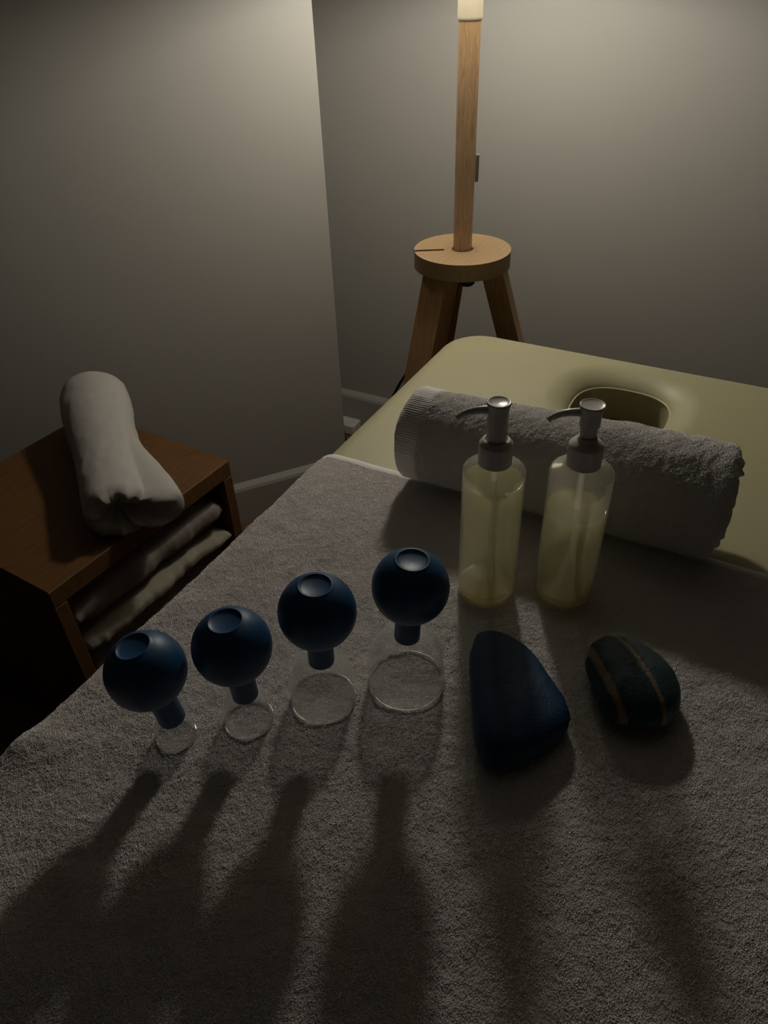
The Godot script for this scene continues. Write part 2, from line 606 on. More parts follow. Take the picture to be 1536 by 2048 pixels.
# ---------------------------------------------------------------- floor lamp
func build_lamp() -> void:
	var t := thing("floor_lamp", "wooden tripod floor lamp with round disc and upright pole behind the table", "floor lamp", LAMP)
	var top := 0.784
	# disc with a slot and a hole for the pole
	var disc := CSGCombiner3D.new()
	disc.name = "disc"
	var body := CSGCylinder3D.new()
	body.name = "round"
	body.radius = 0.0915
	body.height = 0.031
	body.sides = 96
	body.position = Vector3(0, top - 0.0155, 0)
	disc.add_child(body)
	var hole := CSGCylinder3D.new()
	hole.name = "hole"
	hole.operation = CSGShape3D.OPERATION_SUBTRACTION
	hole.radius = 0.0199
	hole.height = 0.02
	hole.sides = 48
	hole.position = Vector3(0, top - 0.006, 0)
	disc.add_child(hole)
	var slot := CSGBox3D.new()
	slot.name = "slot"
	slot.operation = CSGShape3D.OPERATION_SUBTRACTION
	slot.size = Vector3(0.066, 0.05, 0.0090)
	slot.rotation.y = deg_to_rad(29.6)
	slot.position = Basis(Vector3.UP, deg_to_rad(29.6)) * Vector3(-0.068, top, 0.002)
	disc.add_child(slot)
	for c in [body, hole, slot]:
		c.material = M.ash_disc
	t.add_child(disc)
	# pole
	part("pole", lathe([Vector2(0, top - 0.016), Vector2(0.0174, top - 0.016), Vector2(0.0174, top - 0.016), Vector2(0.0180, 1.148), Vector2(0.0180, 1.148), Vector2(0, 1.148)], 48), M.ash_pole, t)
	# three flat legs
	for k in 3:
		var az := deg_to_rad([-15.0, 105.0, 225.0][k])
		var d := Vector3(cos(az), 0, sin(az))
		var s := Vector3(-d.z, 0, d.x)
		var a := d * 0.060 + Vector3(0, top - 0.031, 0)
		var b := d * 0.285
		var long := (a - b).normalized()
		var thick := s.cross(long).normalized()
		var st := SurfaceTool.new()
		st.begin(Mesh.PRIMITIVE_TRIANGLES)
		var ring := []
		for e in [b, a]:
			var q := []
			for c in [[-1, -1], [1, -1], [1, 1], [-1, 1]]:
				var v: Vector3 = e + s * (0.028 * c[0]) + thick * (0.020 * c[1])
				# cut level with the floor and the disc
				v -= long * ((v.y - e.y) / long.y)
				q.append(v)
			ring.append(q)
		var mid := (a + b) / 2.0
		for i in 4:
			var i2 := (i + 1) % 4
			var o: Vector3 = (ring[0][i] + ring[1][i2]) / 2.0 - mid
			tri(st, ring[0][i], ring[0][i2], ring[1][i2], o)
			tri(st, ring[0][i], ring[1][i2], ring[1][i], o)
		for e2 in 2:
			tri(st, ring[e2][0], ring[e2][1], ring[e2][2], Vector3.DOWN if e2 == 0 else Vector3.UP)
			tri(st, ring[e2][0], ring[e2][2], ring[e2][3], Vector3.DOWN if e2 == 0 else Vector3.UP)
		part("leg", st.commit(), M.ash_leg, t)
	# knob under the disc
	var kb := part("clamp_knob", lathe([Vector2(0, 0), Vector2(0.011, 0.0), Vector2(0.015, 0.004), Vector2(0.0155, 0.012), Vector2(0.012, 0.017), Vector2(0.012, 0.030), Vector2(0, 0.030)], 24), M.black_plastic, t, "black knob under the disc")
	kb.position = Vector3(0.028, top - 0.052, 0.040)
	# cable clip on the back of the pole
	var clip := part("cable_clip", rbox(Vector3(0.006, 0.046, 0.012), 0.0015), M.grey_plastic, t, "grey clip on the pole")
	clip.position = Basis(Vector3.UP, deg_to_rad(22.6)) * Vector3(0.0212, 0, -0.001) + Vector3(0, 0.926, 0)
	clip.rotation.y = deg_to_rad(22.6)
	# lamp holder, bulb, shade
	part("lamp_holder", lathe([Vector2(0, 1.1445), Vector2(0.0178, 1.1445), Vector2(0.0195, 1.1457), Vector2(0.0201, 1.149), Vector2(0.0202, 1.258), Vector2(0.0202, 1.258), Vector2(0.015, 1.260), Vector2(0, 1.260)], 48), M.socket_white, t, "white lamp holder")
	var bp := [Vector2(0.0, 1.258), Vector2(0.013, 1.260), Vector2(0.014, 1.268)]
	for k in 13:
		var a2 := lerpf(-1.0, PI / 2.0, k / 12.0)
		bp.append(Vector2(0.045 * cos(a2), BULB_Y + 0.045 * sin(a2)))
	part("light_bulb", lathe(bp, 32), M.bulb_opal, t, "glowing opal bulb")
	var lamp := OmniLight3D.new()
	lamp.name = "lamp_light"
	lamp.position = Vector3(0, BULB_Y, 0)
	lamp.light_color = Color(1.0, 0.982, 0.940)
	lamp.light_energy = 0.235
	lamp.light_size = 0.042
	lamp.omni_range = 8.0
	lamp.omni_attenuation = 2.0
	lamp.shadow_enabled = true
	t.add_child(lamp)
	part("lamp_shade", lathe([Vector2(0.190, 1.266), Vector2(0.1925, 1.266), Vector2(0.1925, 1.266), Vector2(0.160, 1.480), Vector2(0.160, 1.480), Vector2(0.1575, 1.480), Vector2(0.1575, 1.480), Vector2(0.190, 1.266)], 72), M.shade_linen, t, "pale linen lamp shade")
	for k in 3:
		var a3 := TAU * k / 3.0 + 0.4
		part("shade_spoke", tube([Vector3(cos(a3) * 0.0203, 1.245, sin(a3) * 0.0203), Vector3(cos(a3) * 0.06, 1.30, sin(a3) * 0.06), Vector3(cos(a3) * 0.160, 1.465, sin(a3) * 0.160)], [0.0013, 0.0013, 0.0013], 6), M.shade_wire, t)
	# flex hanging from the disc down to the floor
	var path := []
	var rad := []
	var c0 := [Vector3(0.0, 0.752, 0.0), Vector3(-0.02, 0.66, 0.0), Vector3(-0.050, 0.592, 0.055), Vector3(-0.068, 0.560, 0.100), Vector3(-0.100, 0.500, 0.105), Vector3(-0.17, 0.36, 0.06), Vector3(-0.30, 0.10, -0.08), Vector3(-0.44, 0.006, -0.25), Vector3(-0.580, 0.055, -0.42)]
	var cv := Curve3D.new()
	for k in c0.size():
		var tan := (c0[mini(k + 1, c0.size() - 1)] - c0[maxi(k - 1, 0)]) / 6.0 as Vector3
		cv.add_point(c0[k], -tan, tan)
	for k in 41:
		path.append(cv.sample_baked(cv.get_baked_length() * k / 40.0, true))
		rad.append(0.003)
	part("flex", tube(path, rad, 8), M.black_plastic, t, "black lamp flex")


func build_socket() -> void:
	var b := on_back(-1.115, 0.045)
	var t := thing("extension_socket", "small white extension socket on the floor by the back wall", "socket", Vector3(b.x, 0, b.y))
	part("body", rbox(Vector3(0.10, 0.036, 0.05), 0.004, Vector3(0, 0.018, 0)), M.white_plastic, t)
	var o := part("outlet", lathe([Vector2(0, 0.030), Vector2(0.016, 0.030), Vector2(0.018, 0.0368), Vector2(0.0205, 0.0368), Vector2(0.0205, 0.034)], 32), M.white_plastic, t)
	o.position.x = 0.02
	part("plug", lathe([Vector2(0, 0.036), Vector2(0.017, 0.036), Vector2(0.017, 0.050), Vector2(0.008, 0.066), Vector2(0, 0.066)], 24), M.black_plastic, t, "black plug").position.x = -0.022


# ---------------------------------------------------------------- nightstand
func stand_basis() -> Transform3D:
	# x towards the table, z along the open front; origin under the front edge's far end
	var a := deg_to_rad(3.5)
	return Transform3D(Basis(Vector3(cos(a), 0, sin(a)), Vector3.UP, Vector3(-sin(a), 0, cos(a))), Vector3(-0.862, 0, -0.905))


func build_nightstand() -> void:
	var f := stand_basis()
	var t := thing("nightstand", "low open wooden nightstand beside the massage table", "nightstand", f.origin)
	t.basis = f.basis
	var w := 0.433
	var dp := 0.404
	var th := 0.036
	part("top_board", rbox(Vector3(dp, th, w), 0.0018, Vector3(-dp / 2, 0.45 - th / 2, w / 2)), M.oak_board, t)
	for z in [0.0125, w - 0.0125]:
		part("side_board", rbox(Vector3(dp, 0.45 - th - 0.0004, 0.025), 0.0015, Vector3(-dp / 2, (0.45 - th) / 2, z)), M.oak_board, t)
	part("back_board", rbox(Vector3(0.012, 0.45 - th - 0.002, w - 0.052), 0.001, Vector3(-dp + 0.008, (0.45 - th) / 2, w / 2)), M.oak_board, t)
	part("bottom_board", rbox(Vector3(dp - 0.016, 0.022, w - 0.052), 0.0015, Vector3(-dp / 2 + 0.007, 0.061, w / 2)), M.oak_board, t)


func build_blankets() -> void:
	# three folded blankets lying in the nightstand, their folds towards the table
	var f := stand_basis()
	var specs := [
		["folded_blanket", "rose fleece blanket folded at the bottom of the nightstand", "rose_fleece", 0.074, 0.180, -0.008, 31, 0.005],
		["folded_blanket", "cream blanket with a gathered edge in the middle of the stack", "cream_fleece", 0.262, 0.043, 0.004, 47, 0.003],
		["folded_blanket", "thick rose fleece blanket on top of the stack in the nightstand", "rose_fleece", 0.311, 0.072, -0.006, 63, 0.003]]
	for s in specs:
		var t := thing(s[0], s[1], "blanket", f.origin, "folded blankets in the nightstand")
		t.basis = f.basis
		var y0: float = s[3]
		var hh: float = s[4]
		var front: float = s[5]
		var sd: float = s[6]
		var amp: float = s[7]
		var leaves := 2 if y0 < 0.1 else 1
		for l in leaves:
			var nu := 84
			var nv := 40
			var p := PackedVector3Array()
			var lh := hh / leaves
			for i in nu:
				var u := i / float(nu - 1)
				for j in nv:
					# a rounded slab: walk round its section (depth, height)
					var a := TAU * j / nv
					var ex := 0.22
					var cx := signf(cos(a)) * pow(absf(cos(a)), ex * 1.6)
					var cy := signf(sin(a)) * pow(absf(sin(a)), 0.75)
					var pinch := pow(1.0 - pow(absf(2.0 * u - 1.0), 8.0), 0.5)
					var wob := amp * noise_a.get_noise_3d(u * 5.0, cy * 0.8 + sd, l * 3.0)
					var sag := 0.005 * noise_a.get_noise_2d(u * 2.2, sd)
					var gather := 0.0
					if s[2] == "cream_fleece":
						gather = 0.0030 * noise_a.get_noise_2d(u * 16.0, 5.0) * maxf(cx, 0.0)
					var x := -0.175 + 0.170 * cx + front + 0.012 * noise_a.get_noise_2d(u * 3.0 + l, sd + 4.0) * (1.0 if cx > 0 else 0.0) + wob + gather - 0.004 * l
					var y := y0 + lh * (l + 0.5) + lh * 0.5 * cy * (0.35 + 0.65 * pinch) + wob * 0.6 + sag
					y = maxf(y, 0.0732)
					p.append(Vector3(x, y, 0.034 + 0.365 * u))
			var g := closed_loft(p, nv, nu)
			part("folded_layer", g, M[s[2]], t)


func closed_loft(p: PackedVector3Array, ring: int, rings: int) -> ArrayMesh:
	# rings of points closed by a fan to each end ring's centre
	var q := PackedVector3Array()
	for e in [0, rings - 1]:
		var c := Vector3.ZERO
		for i in ring:
			c += p[e * ring + i] / ring
		if e == 0:
			for i in ring:
				q.append(c)
			q.append_array(p)
		else:
			for i in ring:
				q.append(c)
	var m := grid(q, ring, rings + 2, true, false, true)
	return m


func build_nightstand_towel() -> void:
	# a plush towel rolled loosely; its loose side sticks out at the near end
	var a := Vector3(-1.190, 0.0, -0.893)
	var b := Vector3(-0.882, 0.0, -0.640)
	var t := thing("rolled_towel", "thick plush white towel rolled up on the wooden nightstand", "towel", Vector3(a.x, 0.4505, a.z))
	var d := (b - a).normalized()
	var s := Vector3(-d.z, 0, d.x)                # to the right of the roll seen from its near end
	if s.x < 0.0:
		s = -s
	var length := (b - a).length()
	var ring := 96
	var p := PackedVector3Array()
	var rows := 0
	var steps := 60
	var cap := 14
	for k in range(-8, steps + 1 + cap):
		var u := clampf(k / float(steps), 0.0, 1.0)
		var e := 1.0
		var push := 0.0
		if k < 0:
			e = sqrt(maxf(0.0, 1.0 - pow(-k / 8.0, 2.2)))
			push = -0.020 * pow(-k / 8.0, 0.9)
		var inward := 0.0
		if k > steps:
			inward = (k - steps) / float(cap)
		var r1 := lerpf(0.068, 0.055, smoothstep(0.0, 0.9, u)) * (1.0 + 0.025 * sin(u * 9.0))
		var off := lerpf(0.012, 0.068, smoothstep(0.40, 1.0, u))
		var r2 := lerpf(0.052, 0.041, smoothstep(0.3, 1.0, u))
		for i in ring:
			var th := TAU * i / ring
			var dir := Vector2(cos(th), sin(th))
			var r := r1
			var c2 := Vector2(off, -(r1 - r2))
			var along := dir.dot(c2)
			var perp := absf(dir.x * c2.y - dir.y * c2.x)
			if perp < r2 and along > 0.0:
				r = maxf(r, along + sqrt(r2 * r2 - perp * perp))
			elif along > 0.0:
				r = maxf(r, along * exp(-pow((perp - r2) / 0.010, 2.0)))
			r *= e
			r += 0.0022 * noise_a.get_noise_3d(cos(th) * 1.6, sin(th) * 1.6, u * 7.0) * e
			var x := 0.0
			if inward > 0.0:
				# the near end: rounded rim, then pleats that run into a hollow
				var fold := sin(th * 7.0 + 1.5 * noise_a.get_noise_1d(th * 2.0) + inward * 1.2)
				var q := 1.0 - inward
				x = 0.014 * sin(minf(inward * 4.0, 1.0) * PI / 2.0) - 0.040 * smoothstep(0.35, 1.0, inward)
				x += 0.0065 * fold * sin(clampf(inward, 0.0, 1.0) * PI) 
				r *= q * (1.0 + 0.06 * fold * sin(inward * PI))
			var v := s * (cos(th) * r) + Vector3.UP * (sin(th) * r * 0.93)
			var base := r1 * 0.93
			var pos := d * (length * u + push + x) + v + Vector3.UP * base
			pos.y = maxf(pos.y, 0.0006 + 0.002 * (1.0 - e))
			p.append(pos)
		rows += 1
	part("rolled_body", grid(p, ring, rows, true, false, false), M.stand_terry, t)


# ---------------------------------------------------------------- terry pile
func loop_at(at: Vector3, up: Vector3, grain: Vector3, r: RandomNumberGenerator, nx_: float, nz_: float) -> Transform3D:
	# a loop that leans with its neighbours, each a little its own way
	var side := up.cross(grain).normalized()
	var fwd := side.cross(up)
	var lean := 0.55 * noise_a.get_noise_2d(nx_ * 38.0, nz_ * 38.0)
	var b := Basis(side, up, fwd)
	b = b * Basis.from_euler(Vector3(lean + r.randf_range(-0.45, 0.45), r.randf_range(-0.9, 0.9), 0.5 * noise_a.get_noise_2d(nx_ * 30.0 + 50.0, nz_ * 30.0) + r.randf_range(-0.45, 0.45)))
	var k := r.randf_range(0.8, 1.2)
	return Transform3D(b.scaled_local(Vector3(k, k * r.randf_range(0.75, 1.25), k)), at)


func pile(called: String, where: Array[Transform3D], m: Material, parent: Node3D) -> void:
	var mm := MultiMesh.new()
	mm.transform_format = MultiMesh.TRANSFORM_3D
	mm.mesh = loop_mesh()
	mm.mesh.surface_set_material(0, m)
	mm.instance_count = where.size()
	for k in where.size():
		mm.set_instance_transform(k, where[k])
	var o := MultiMeshInstance3D.new()
	o.name = called
	o.multimesh = mm
	o.material_override = m
	o.set_meta("kind", "stuff")
	o.set_meta("label", "looped cotton pile")
	parent.add_child(o, true)


func loop_mesh() -> ArrayMesh:
	# one rounded loop, 1.6 mm by 1.0 mm, standing 0.9 mm proud
	var p := PackedVector3Array()
	for j in 4:
		var f: float = [-0.35, 0.35, 0.95, PI / 2.0][j]
		for i in 7:
			var a := TAU * i / 7.0
			p.append(Vector3(0.00048 * cos(a) * cos(f), 0.0001 + 0.00085 * sin(f), 0.00078 * sin(a) * cos(f)))
	return grid(p, 7, 4, true)


# ---------------------------------------------------------------- towel on the table
func cloth_section(sv: float, lift: float) -> Vector2:
	# (x, y) at the distance SV across the cloth; 0 is where the flat top meets the left rounding
	var r := 0.027 + lift
	var xl := BED_X0 + 0.027
	var xr := BED_X1 - 0.027
	var arc := r * PI / 2.0
	if sv < 0.0:
		if sv > -arc:
			var a := -sv / r
			return Vector2(xl - r * sin(a), BED_TOP - 0.027 + r * cos(a))
		return Vector2(xl - r, BED_TOP - 0.027 + (sv + arc))
	var w := xr - xl
	if sv <= w:
		return Vector2(xl + sv, BED_TOP + lift)
	var o := sv - w
	if o < arc:
		var a2 := o / r
		return Vector2(xr + r * sin(a2), BED_TOP - 0.027 + r * cos(a2))
	return Vector2(xr + r, BED_TOP - 0.027 - (o - arc))


func cloth_wave(x: float, z: float) -> float:
	var h := 0.0022 * noise_a.get_noise_2d(x * 9.0 + 3.0, z * 6.0) + 0.0012 * noise_b.get_noise_2d(x * 26.0, z * 22.0 + 8.0)
	h += 0.0007 * noise_a.get_noise_2d(x * 62.0, z * 62.0) + 0.0006 * noise_a.get_noise_2d(x * 150.0, z * 150.0) + 0.00035 * noise_b.get_noise_2d(x * 330.0, z * 330.0)
	# long soft creases in front of the stones
	for c in [[-0.030, -0.30, 0.085, -0.02, 0.0032, 0.007], [-0.012, -0.24, 0.090, -0.03, 0.0026, 0.006], [-0.075, -0.24, -0.030, -0.06, 0.0018, 0.008]]:
		var a := Vector2(c[0], c[1])
		var b := Vector2(c[2], c[3])
		var q := Geometry2D.get_closest_point_to_segment(Vector2(x, z), a, b)
		var dd := q.distance_to(Vector2(x, z)) / float(c[5])
		if dd < 3.0:
			h += float(c[4]) * exp(-dd * dd)
	# a ridge near the left edge with a hollow on the near side of it
	var rx := clampf((-0.400 - x) / 0.06, 0.0, 1.0)
	h += rx * (0.006 * exp(-pow((z + 0.180 + 0.25 * (x + 0.47)) / 0.022, 2.0)) - 0.003 * exp(-pow((z + 0.115) / 0.03, 2.0)))
	return h


func build_table_towel() -> void:
	var t := thing("terry_towel", "wide white terry towel spread over the massage table under the bottles and stones", "towel", Vector3.ZERO)
	var zs := []
	var z := -0.6800
	while z < 0.02:
		zs.append(z)
		z += 0.0030
	while z < 0.66:
		zs.append(z)
		z += 0.02
	var ss := []
	var s := -0.20
	while s < -0.05:
		ss.append(s)
		s += 0.012
	while s < 0.66:
		ss.append(s)
		s += 0.0030
	while s < 0.86:
		ss.append(s)
		s += 0.015
	var p := PackedVector3Array()
	for zz in zs:
		for sv in ss:
			var q := cloth_section(sv, 0.0060)
			var h := cloth_wave(q.x, zz)
			var flat := cloth_section(sv, 0.0060 + maxf(h, -0.0035))
			p.append(Vector3(flat.x, flat.y, zz))
	part("terry_pile", grid(p, ss.size(), zs.size(), false, false, false), M.towel_terry, t)
	# the pile itself: rows of little cotton loops standing on the cloth
	var where: Array[Transform3D] = []
	var lr := RandomNumberGenerator.new()
	lr.seed = 19
	var zp := -0.6785
	var row := 0
	while zp < 0.03:
		var sp := -0.075 + 0.0006 * (row % 2)
		while sp < 0.655:
			var sj := sp + lr.randf_range(-0.0004, 0.0004)
			var zj := zp + lr.randf_range(-0.00035, 0.00035)
			var q0 := cloth_section(sj, 0.0060)
			var hh := maxf(cloth_wave(q0.x, zj), -0.0035)
			var q1 := cloth_section(sj, 0.0060 + hh)
			var q2 := cloth_section(sj, 0.0160 + hh)
			var up := Vector3(q2.x - q1.x, q2.y - q1.y, 0).normalized()
			where.append(loop_at(Vector3(q1.x, q1.y, zj), up, Vector3(0, 0, 1), lr, q1.x, zj))
			sp += 0.00125
		zp += 0.00108
		row += 1
	pile("loops", where, M.towel_loop, t)
	# flat woven hem along the far edge: a soft roll of cloth
	var hp := PackedVector3Array()
	var hs := []
	s = -0.20
	while s < 0.86:
		hs.append(s)
		s += 0.008
	var cross := [[-0.6790, 0.0009], [-0.6905, 0.0009], [-0.6925, 0.0020], [-0.6918, 0.0042], [-0.6890, 0.0058], [-0.6850, 0.0063], [-0.6810, 0.0062], [-0.6785, 0.0050]]
	for c in cross:
		for sv in hs:
			var q := cloth_section(sv, c[1])
			var wob := 0.0012 * noise_a.get_noise_1d(sv * 9.0)
			hp.append(Vector3(q.x, q.y, c[0] + wob))
	part("hem", grid(hp, hs.size(), cross.size(), false, true, false), M.woven_cotton, t, "smooth woven hem of the towel")


# ---------------------------------------------------------------- rolled towel behind the bottles
func build_rolled_towel() -> void:
	var x0 := -0.353
	var x1 := 0.014
	var zc := -0.705
	var t := thing("rolled_towel", "white terry towel rolled tightly and laid across the table behind the bottles", "towel", Vector3(x0, CLOTH, zc))
	var turns := 4.3
	var per := 132
	var nt := int(turns * per)
	var nx := 116
	var lx := x1 - x0
	var layer := 0.0112
	var outer := PackedVector3Array()
	var inner := PackedVector3Array()
	for k in nt + 1:
		var turn := k / float(per)
		var a := TAU * turn + 2.155                # the free end lies under the near side
		var rr := (turns - turn)                   # turns still to go towards the core
		var edge := 0.007 * noise_b.get_noise_1d(turn * 4.0 + 20.0) + 0.004 * (rr if rr < 2.0 else 4.0 - rr)
		var edge0 := 0.003 * noise_b.get_noise_1d(turn * 6.0 + 70.0)
		for i in nx:
			var u := i / float(nx - 1)
			var x := lerpf(edge0, lx + edge, u)
			var full := lerpf(0.0595, 0.0665, smoothstep(0.0, 1.0, u))
			var r := full - layer * (turns - turn) - layer * 0.5
			r = maxf(r, 0.004)
			var soft := 0.0016 * noise_a.get_noise_3d(x * 22.0, a * 1.2, 3.0) + 0.0012 * noise_b.get_noise_3d(x * 60.0, a * 2.6, 9.0)
			if turn < turns - 1.05:
				soft *= 0.3
			else:
				soft += 0.0007 * noise_a.get_noise_3d(x * 260.0, a * 14.0, 1.0)
				# a few long dents towards the right end
				soft -= 0.0035 * smoothstep(0.45, 0.9, u) * maxf(0.0, noise_a.get_noise_3d(x * 34.0, a * 1.0 - x * 6.0, 40.0))
			var roundoff := 0.006 * pow(clampf((u - 0.975) / 0.025, 0.0, 1.0), 2.0) + 0.004 * pow(clampf((0.02 - u) / 0.02, 0.0, 1.0), 2.0)
			var dir := Vector2(cos(a), sin(a))
			var ro := r + layer * 0.47 + soft - roundoff
			var ri := r - layer * 0.47 + soft * 0.5 + roundoff * 0.4
			var flat := 0.0012
			var yo := maxf(full + dir.y * ro, flat)
			outer.append(Vector3(x, yo, -dir.x * ro))
			inner.append(Vector3(x, maxf(full + dir.y * ri, flat + 0.0008), -dir.x * ri))
	# one closed sheet: out along the outer side, back along the inner one
	var p := PackedVector3Array()
	for k in nt + 1:
		for i in nx:
			p.append(outer[k * nx + i])
		for i in nx:
			p.append(inner[k * nx + nx - 1 - i])
	part("rolled_sheet", grid(p, nx * 2, nt + 1, true, false, true), M.roll_terry, t)
	# loops on the outermost turn
	var where: Array[Transform3D] = []
	var lr := RandomNumberGenerator.new()
	lr.seed = 23
	var du := 1.0 / nx
	var k0 := nt - int(per * 0.99)
	for k in range(k0, nt):
		for i in range(int(nx * 0.085), nx - 1):
			var o0 := outer[k * nx + i]
			var ox := outer[k * nx + i + 1] - o0
			var oa := outer[(k + 1) * nx + i] - o0
			var up := ox.cross(oa).normalized()
			if up.dot(Vector3(0, o0.y - 0.06, o0.z)) < 0.0:
				up = -up
			for c in 6:
				var fx := (c % 3 + lr.randf_range(0.1, 0.9)) / 3.0
				var fa := (c / 3 + lr.randf_range(0.1, 0.9)) / 2.0
				where.append(loop_at(o0 + ox * fx + oa * fa, up, oa.normalized(), lr, o0.x + 5.0, k * 0.003))
	pile("loops", where, M.roll_loop, t)
	# ribbed woven border at the left end
	var bp := PackedVector3Array()
	var nb := 420
	var bw := 14
	for k in nb + 1:
		var turn := turns - 0.98 + 0.97 * k / float(nb)
		var a := TAU * turn + 2.155
		for i in bw:
			var u := i / float(bw - 1)
			var x := 0.0015 + 0.030 * u
			var full := 0.0595
			var r := full - layer * (turns - turn) - layer * 0.5
			var rib := 0.00045 * sin(k * TAU * 118.0 / nb)
			var soft := 0.0016 * noise_a.get_noise_3d(x * 22.0, a * 1.2, 3.0)
			var ro := r + layer * 0.47 + 0.0012 + rib + soft - 0.0032 * pow(clampf((0.25 - u) / 0.25, 0.0, 1.0), 2.0) - (0.002 if u > 0.97 else 0.0)
			bp.append(Vector3(x, maxf(full + sin(a) * ro, 0.0006), -cos(a) * ro))
	part("woven_border", grid(bp, bw, nb + 1, false, false, true), M.woven_cotton, t, "ribbed woven border at the left end")


# ---------------------------------------------------------------- pump bottles
func build_bottles() -> void:
	bottle(Vector3(-0.1851, CLOTH - 0.0005, -0.5356), 0.0294, 0.1440, 0, "full pump bottle of pale yellow massage oil, left of the two")
	bottle(Vector3(-0.1118, CLOTH - 0.0005, -0.5676), 0.0295, 0.1130, 1, "pump bottle of pale yellow oil with a lower fill level, right of the two")


func bottle(at: Vector3, r: float, level: float, kind: int, label: String) -> void:
	var t := thing("pump_bottle", label, "bottle", at, "pump bottles on the towel")
	# outer skin and inner skin of the clear body
	var out := [Vector2(0.0, 0.0030), Vector2(r - 0.008, 0.0015), Vector2(r - 0.004, 0.0)]
	for k in 7:
		var a := PI / 2.0 * k / 6.0
		out.append(Vector2(r - 0.005 + 0.005 * sin(a), 0.005 - 0.005 * cos(a)))
	out.append(Vector2(r, 0.1530))
	for k in range(1, 9):
		var a := PI / 2.0 * k / 8.0 * 0.86
		out.append(Vector2(r - 0.0035 * (1.0 - cos(a)), 0.1530 + 0.0035 * sin(a)))
	out.append(Vector2(0.0185, 0.1592))
	out.append(Vector2(0.0162, 0.1606))
	out.append(Vector2(0.0145, 0.1640))
	out.append(Vector2(0.0140, 0.1720))
	out.append(Vector2(0.0, 0.1720))
	part("body", lathe(out, 72), M.bottle_plastic, t, "clear plastic body")
	var ri := r - 0.0016
	var foot := [Vector2(0.0, 0.0036), Vector2(ri - 0.006, 0.0034)]
	for k in 6:
		var a := PI / 2.0 * k / 5.0
		foot.append(Vector2(ri - 0.0045 + 0.0045 * sin(a), 0.0078 - 0.0045 * cos(a)))
	foot.append_array([Vector2(ri, 0.0125), Vector2(ri, 0.0125), Vector2(0.0, 0.0135)])
	part("thick_base", lathe(foot, 64), M.base_plastic, t, "thick moulded base of the bottle")
	var oil := [Vector2(0.0, 0.0150), Vector2(ri, 0.0140), Vector2(ri, 0.0140)]
	oil.append(Vector2(ri, level))
	oil.append(Vector2(ri, level))
	oil.append(Vector2(ri - 0.0015, level - 0.0008))
	oil.append(Vector2(0.0, level - 0.0008))
	var liquid := part("oil", lathe(oil, 64), M.oil, t, "pale yellow oil")
	var cloudy := FogVolume.new()
	cloudy.name = "cloudy_oil"
	cloudy.shape = RenderingServer.FOG_VOLUME_SHAPE_CYLINDER
	cloudy.size = Vector3(2.0 * ri - 0.001, level - 0.0175, 2.0 * ri - 0.001)
	cloudy.position.y = 0.0155 + (level - 0.0175) / 2.0
	var fm := FogMaterial.new()
	fm.resource_name = "cloudy_oil"
	fm.density = 13.0
	fm.albedo = lin(0.985, 0.94, 0.46)
	cloudy.material = fm
	liquid.add_child(cloudy)
	part("dip_tube", tube([Vector3(0, 0.165, 0), Vector3(0.0005, 0.10, 0.0), Vector3(0.002, 0.05, -0.001) if kind == 0 else Vector3(0.004, 0.05, -0.002), Vector3(0.004, 0.010, -0.002) if kind == 0 else Vector3(0.012, 0.010, -0.006)], [0.0032, 0.0032, 0.0032, 0.0032], 16), M.dip_plastic, t)
	# screw collar
	var cr := 0.0157
	var col := [Vector2(0.0, 0.1625), Vector2(cr - 0.0005, 0.1625), Vector2(cr, 0.1630), Vector2(cr, 0.1830), Vector2(cr - 0.0008, 0.1842), Vector2(cr - 0.0022, 0.1862)]
	if kind == 0:
		col.append_array([Vector2(0.0118, 0.1878), Vector2(0.0108, 0.1878), Vector2(0.0104, 0.1860), Vector2(0.0, 0.1855)])
	else:
		col.append_array([Vector2(0.0095, 0.1880), Vector2(0.0086, 0.1900), Vector2(0.0084, 0.1930), Vector2(0.0, 0.1930)])
	part("collar", lathe(col, 56), M.pump_plastic, t, "screw collar of the pump")
	# pump head: stem, flared button and spout to the left
	var h := []
	if kind == 0:
		h = [Vector2(0, 0.1850), Vector2(0.0094, 0.1850), Vector2(0.0092, 0.2150), Vector2(0.0096, 0.2200), Vector2(0.0104, 0.2228), Vector2(0.0107, 0.2245), Vector2(0.0105, 0.2258), Vector2(0.0098, 0.2262), Vector2(0.0090, 0.2256), Vector2(0.0060, 0.2248), Vector2(0, 0.2245)]
	else:
		h = [Vector2(0, 0.1920), Vector2(0.0074, 0.1920), Vector2(0.0074, 0.2025), Vector2(0.0074, 0.2025), Vector2(0.0090, 0.2032), Vector2(0.0093, 0.2150), Vector2(0.0098, 0.2185), Vector2(0.0109, 0.2212), Vector2(0.0113, 0.2230), Vector2(0.0111, 0.2242), Vector2(0.0104, 0.2246), Vector2(0.0096, 0.2240), Vector2(0.0064, 0.2234), Vector2(0, 0.2232)]
	var head := part("pump_head", lathe(h, 48), M.pump_plastic, t, "pump head with a round button")
	var top := 0.2205 if kind == 0 else 0.2190
	var dirv := Vector3(-0.94, 0, 0.34) if kind == 0 else Vector3(-0.95, 0, 0.31)
	var path := []
	var rad := []
	for k in 13:
		var u := k / 12.0
		path.append(dirv * (0.006 + 0.030 * u) + Vector3(0, top - 0.003 - 0.0085 * u * u * u - 0.001 * u, 0))
		rad.append(lerpf(0.0044, 0.0026, pow(u, 0.7)))
	part("spout", tube(path, rad, 16), M.pump_plastic, head)


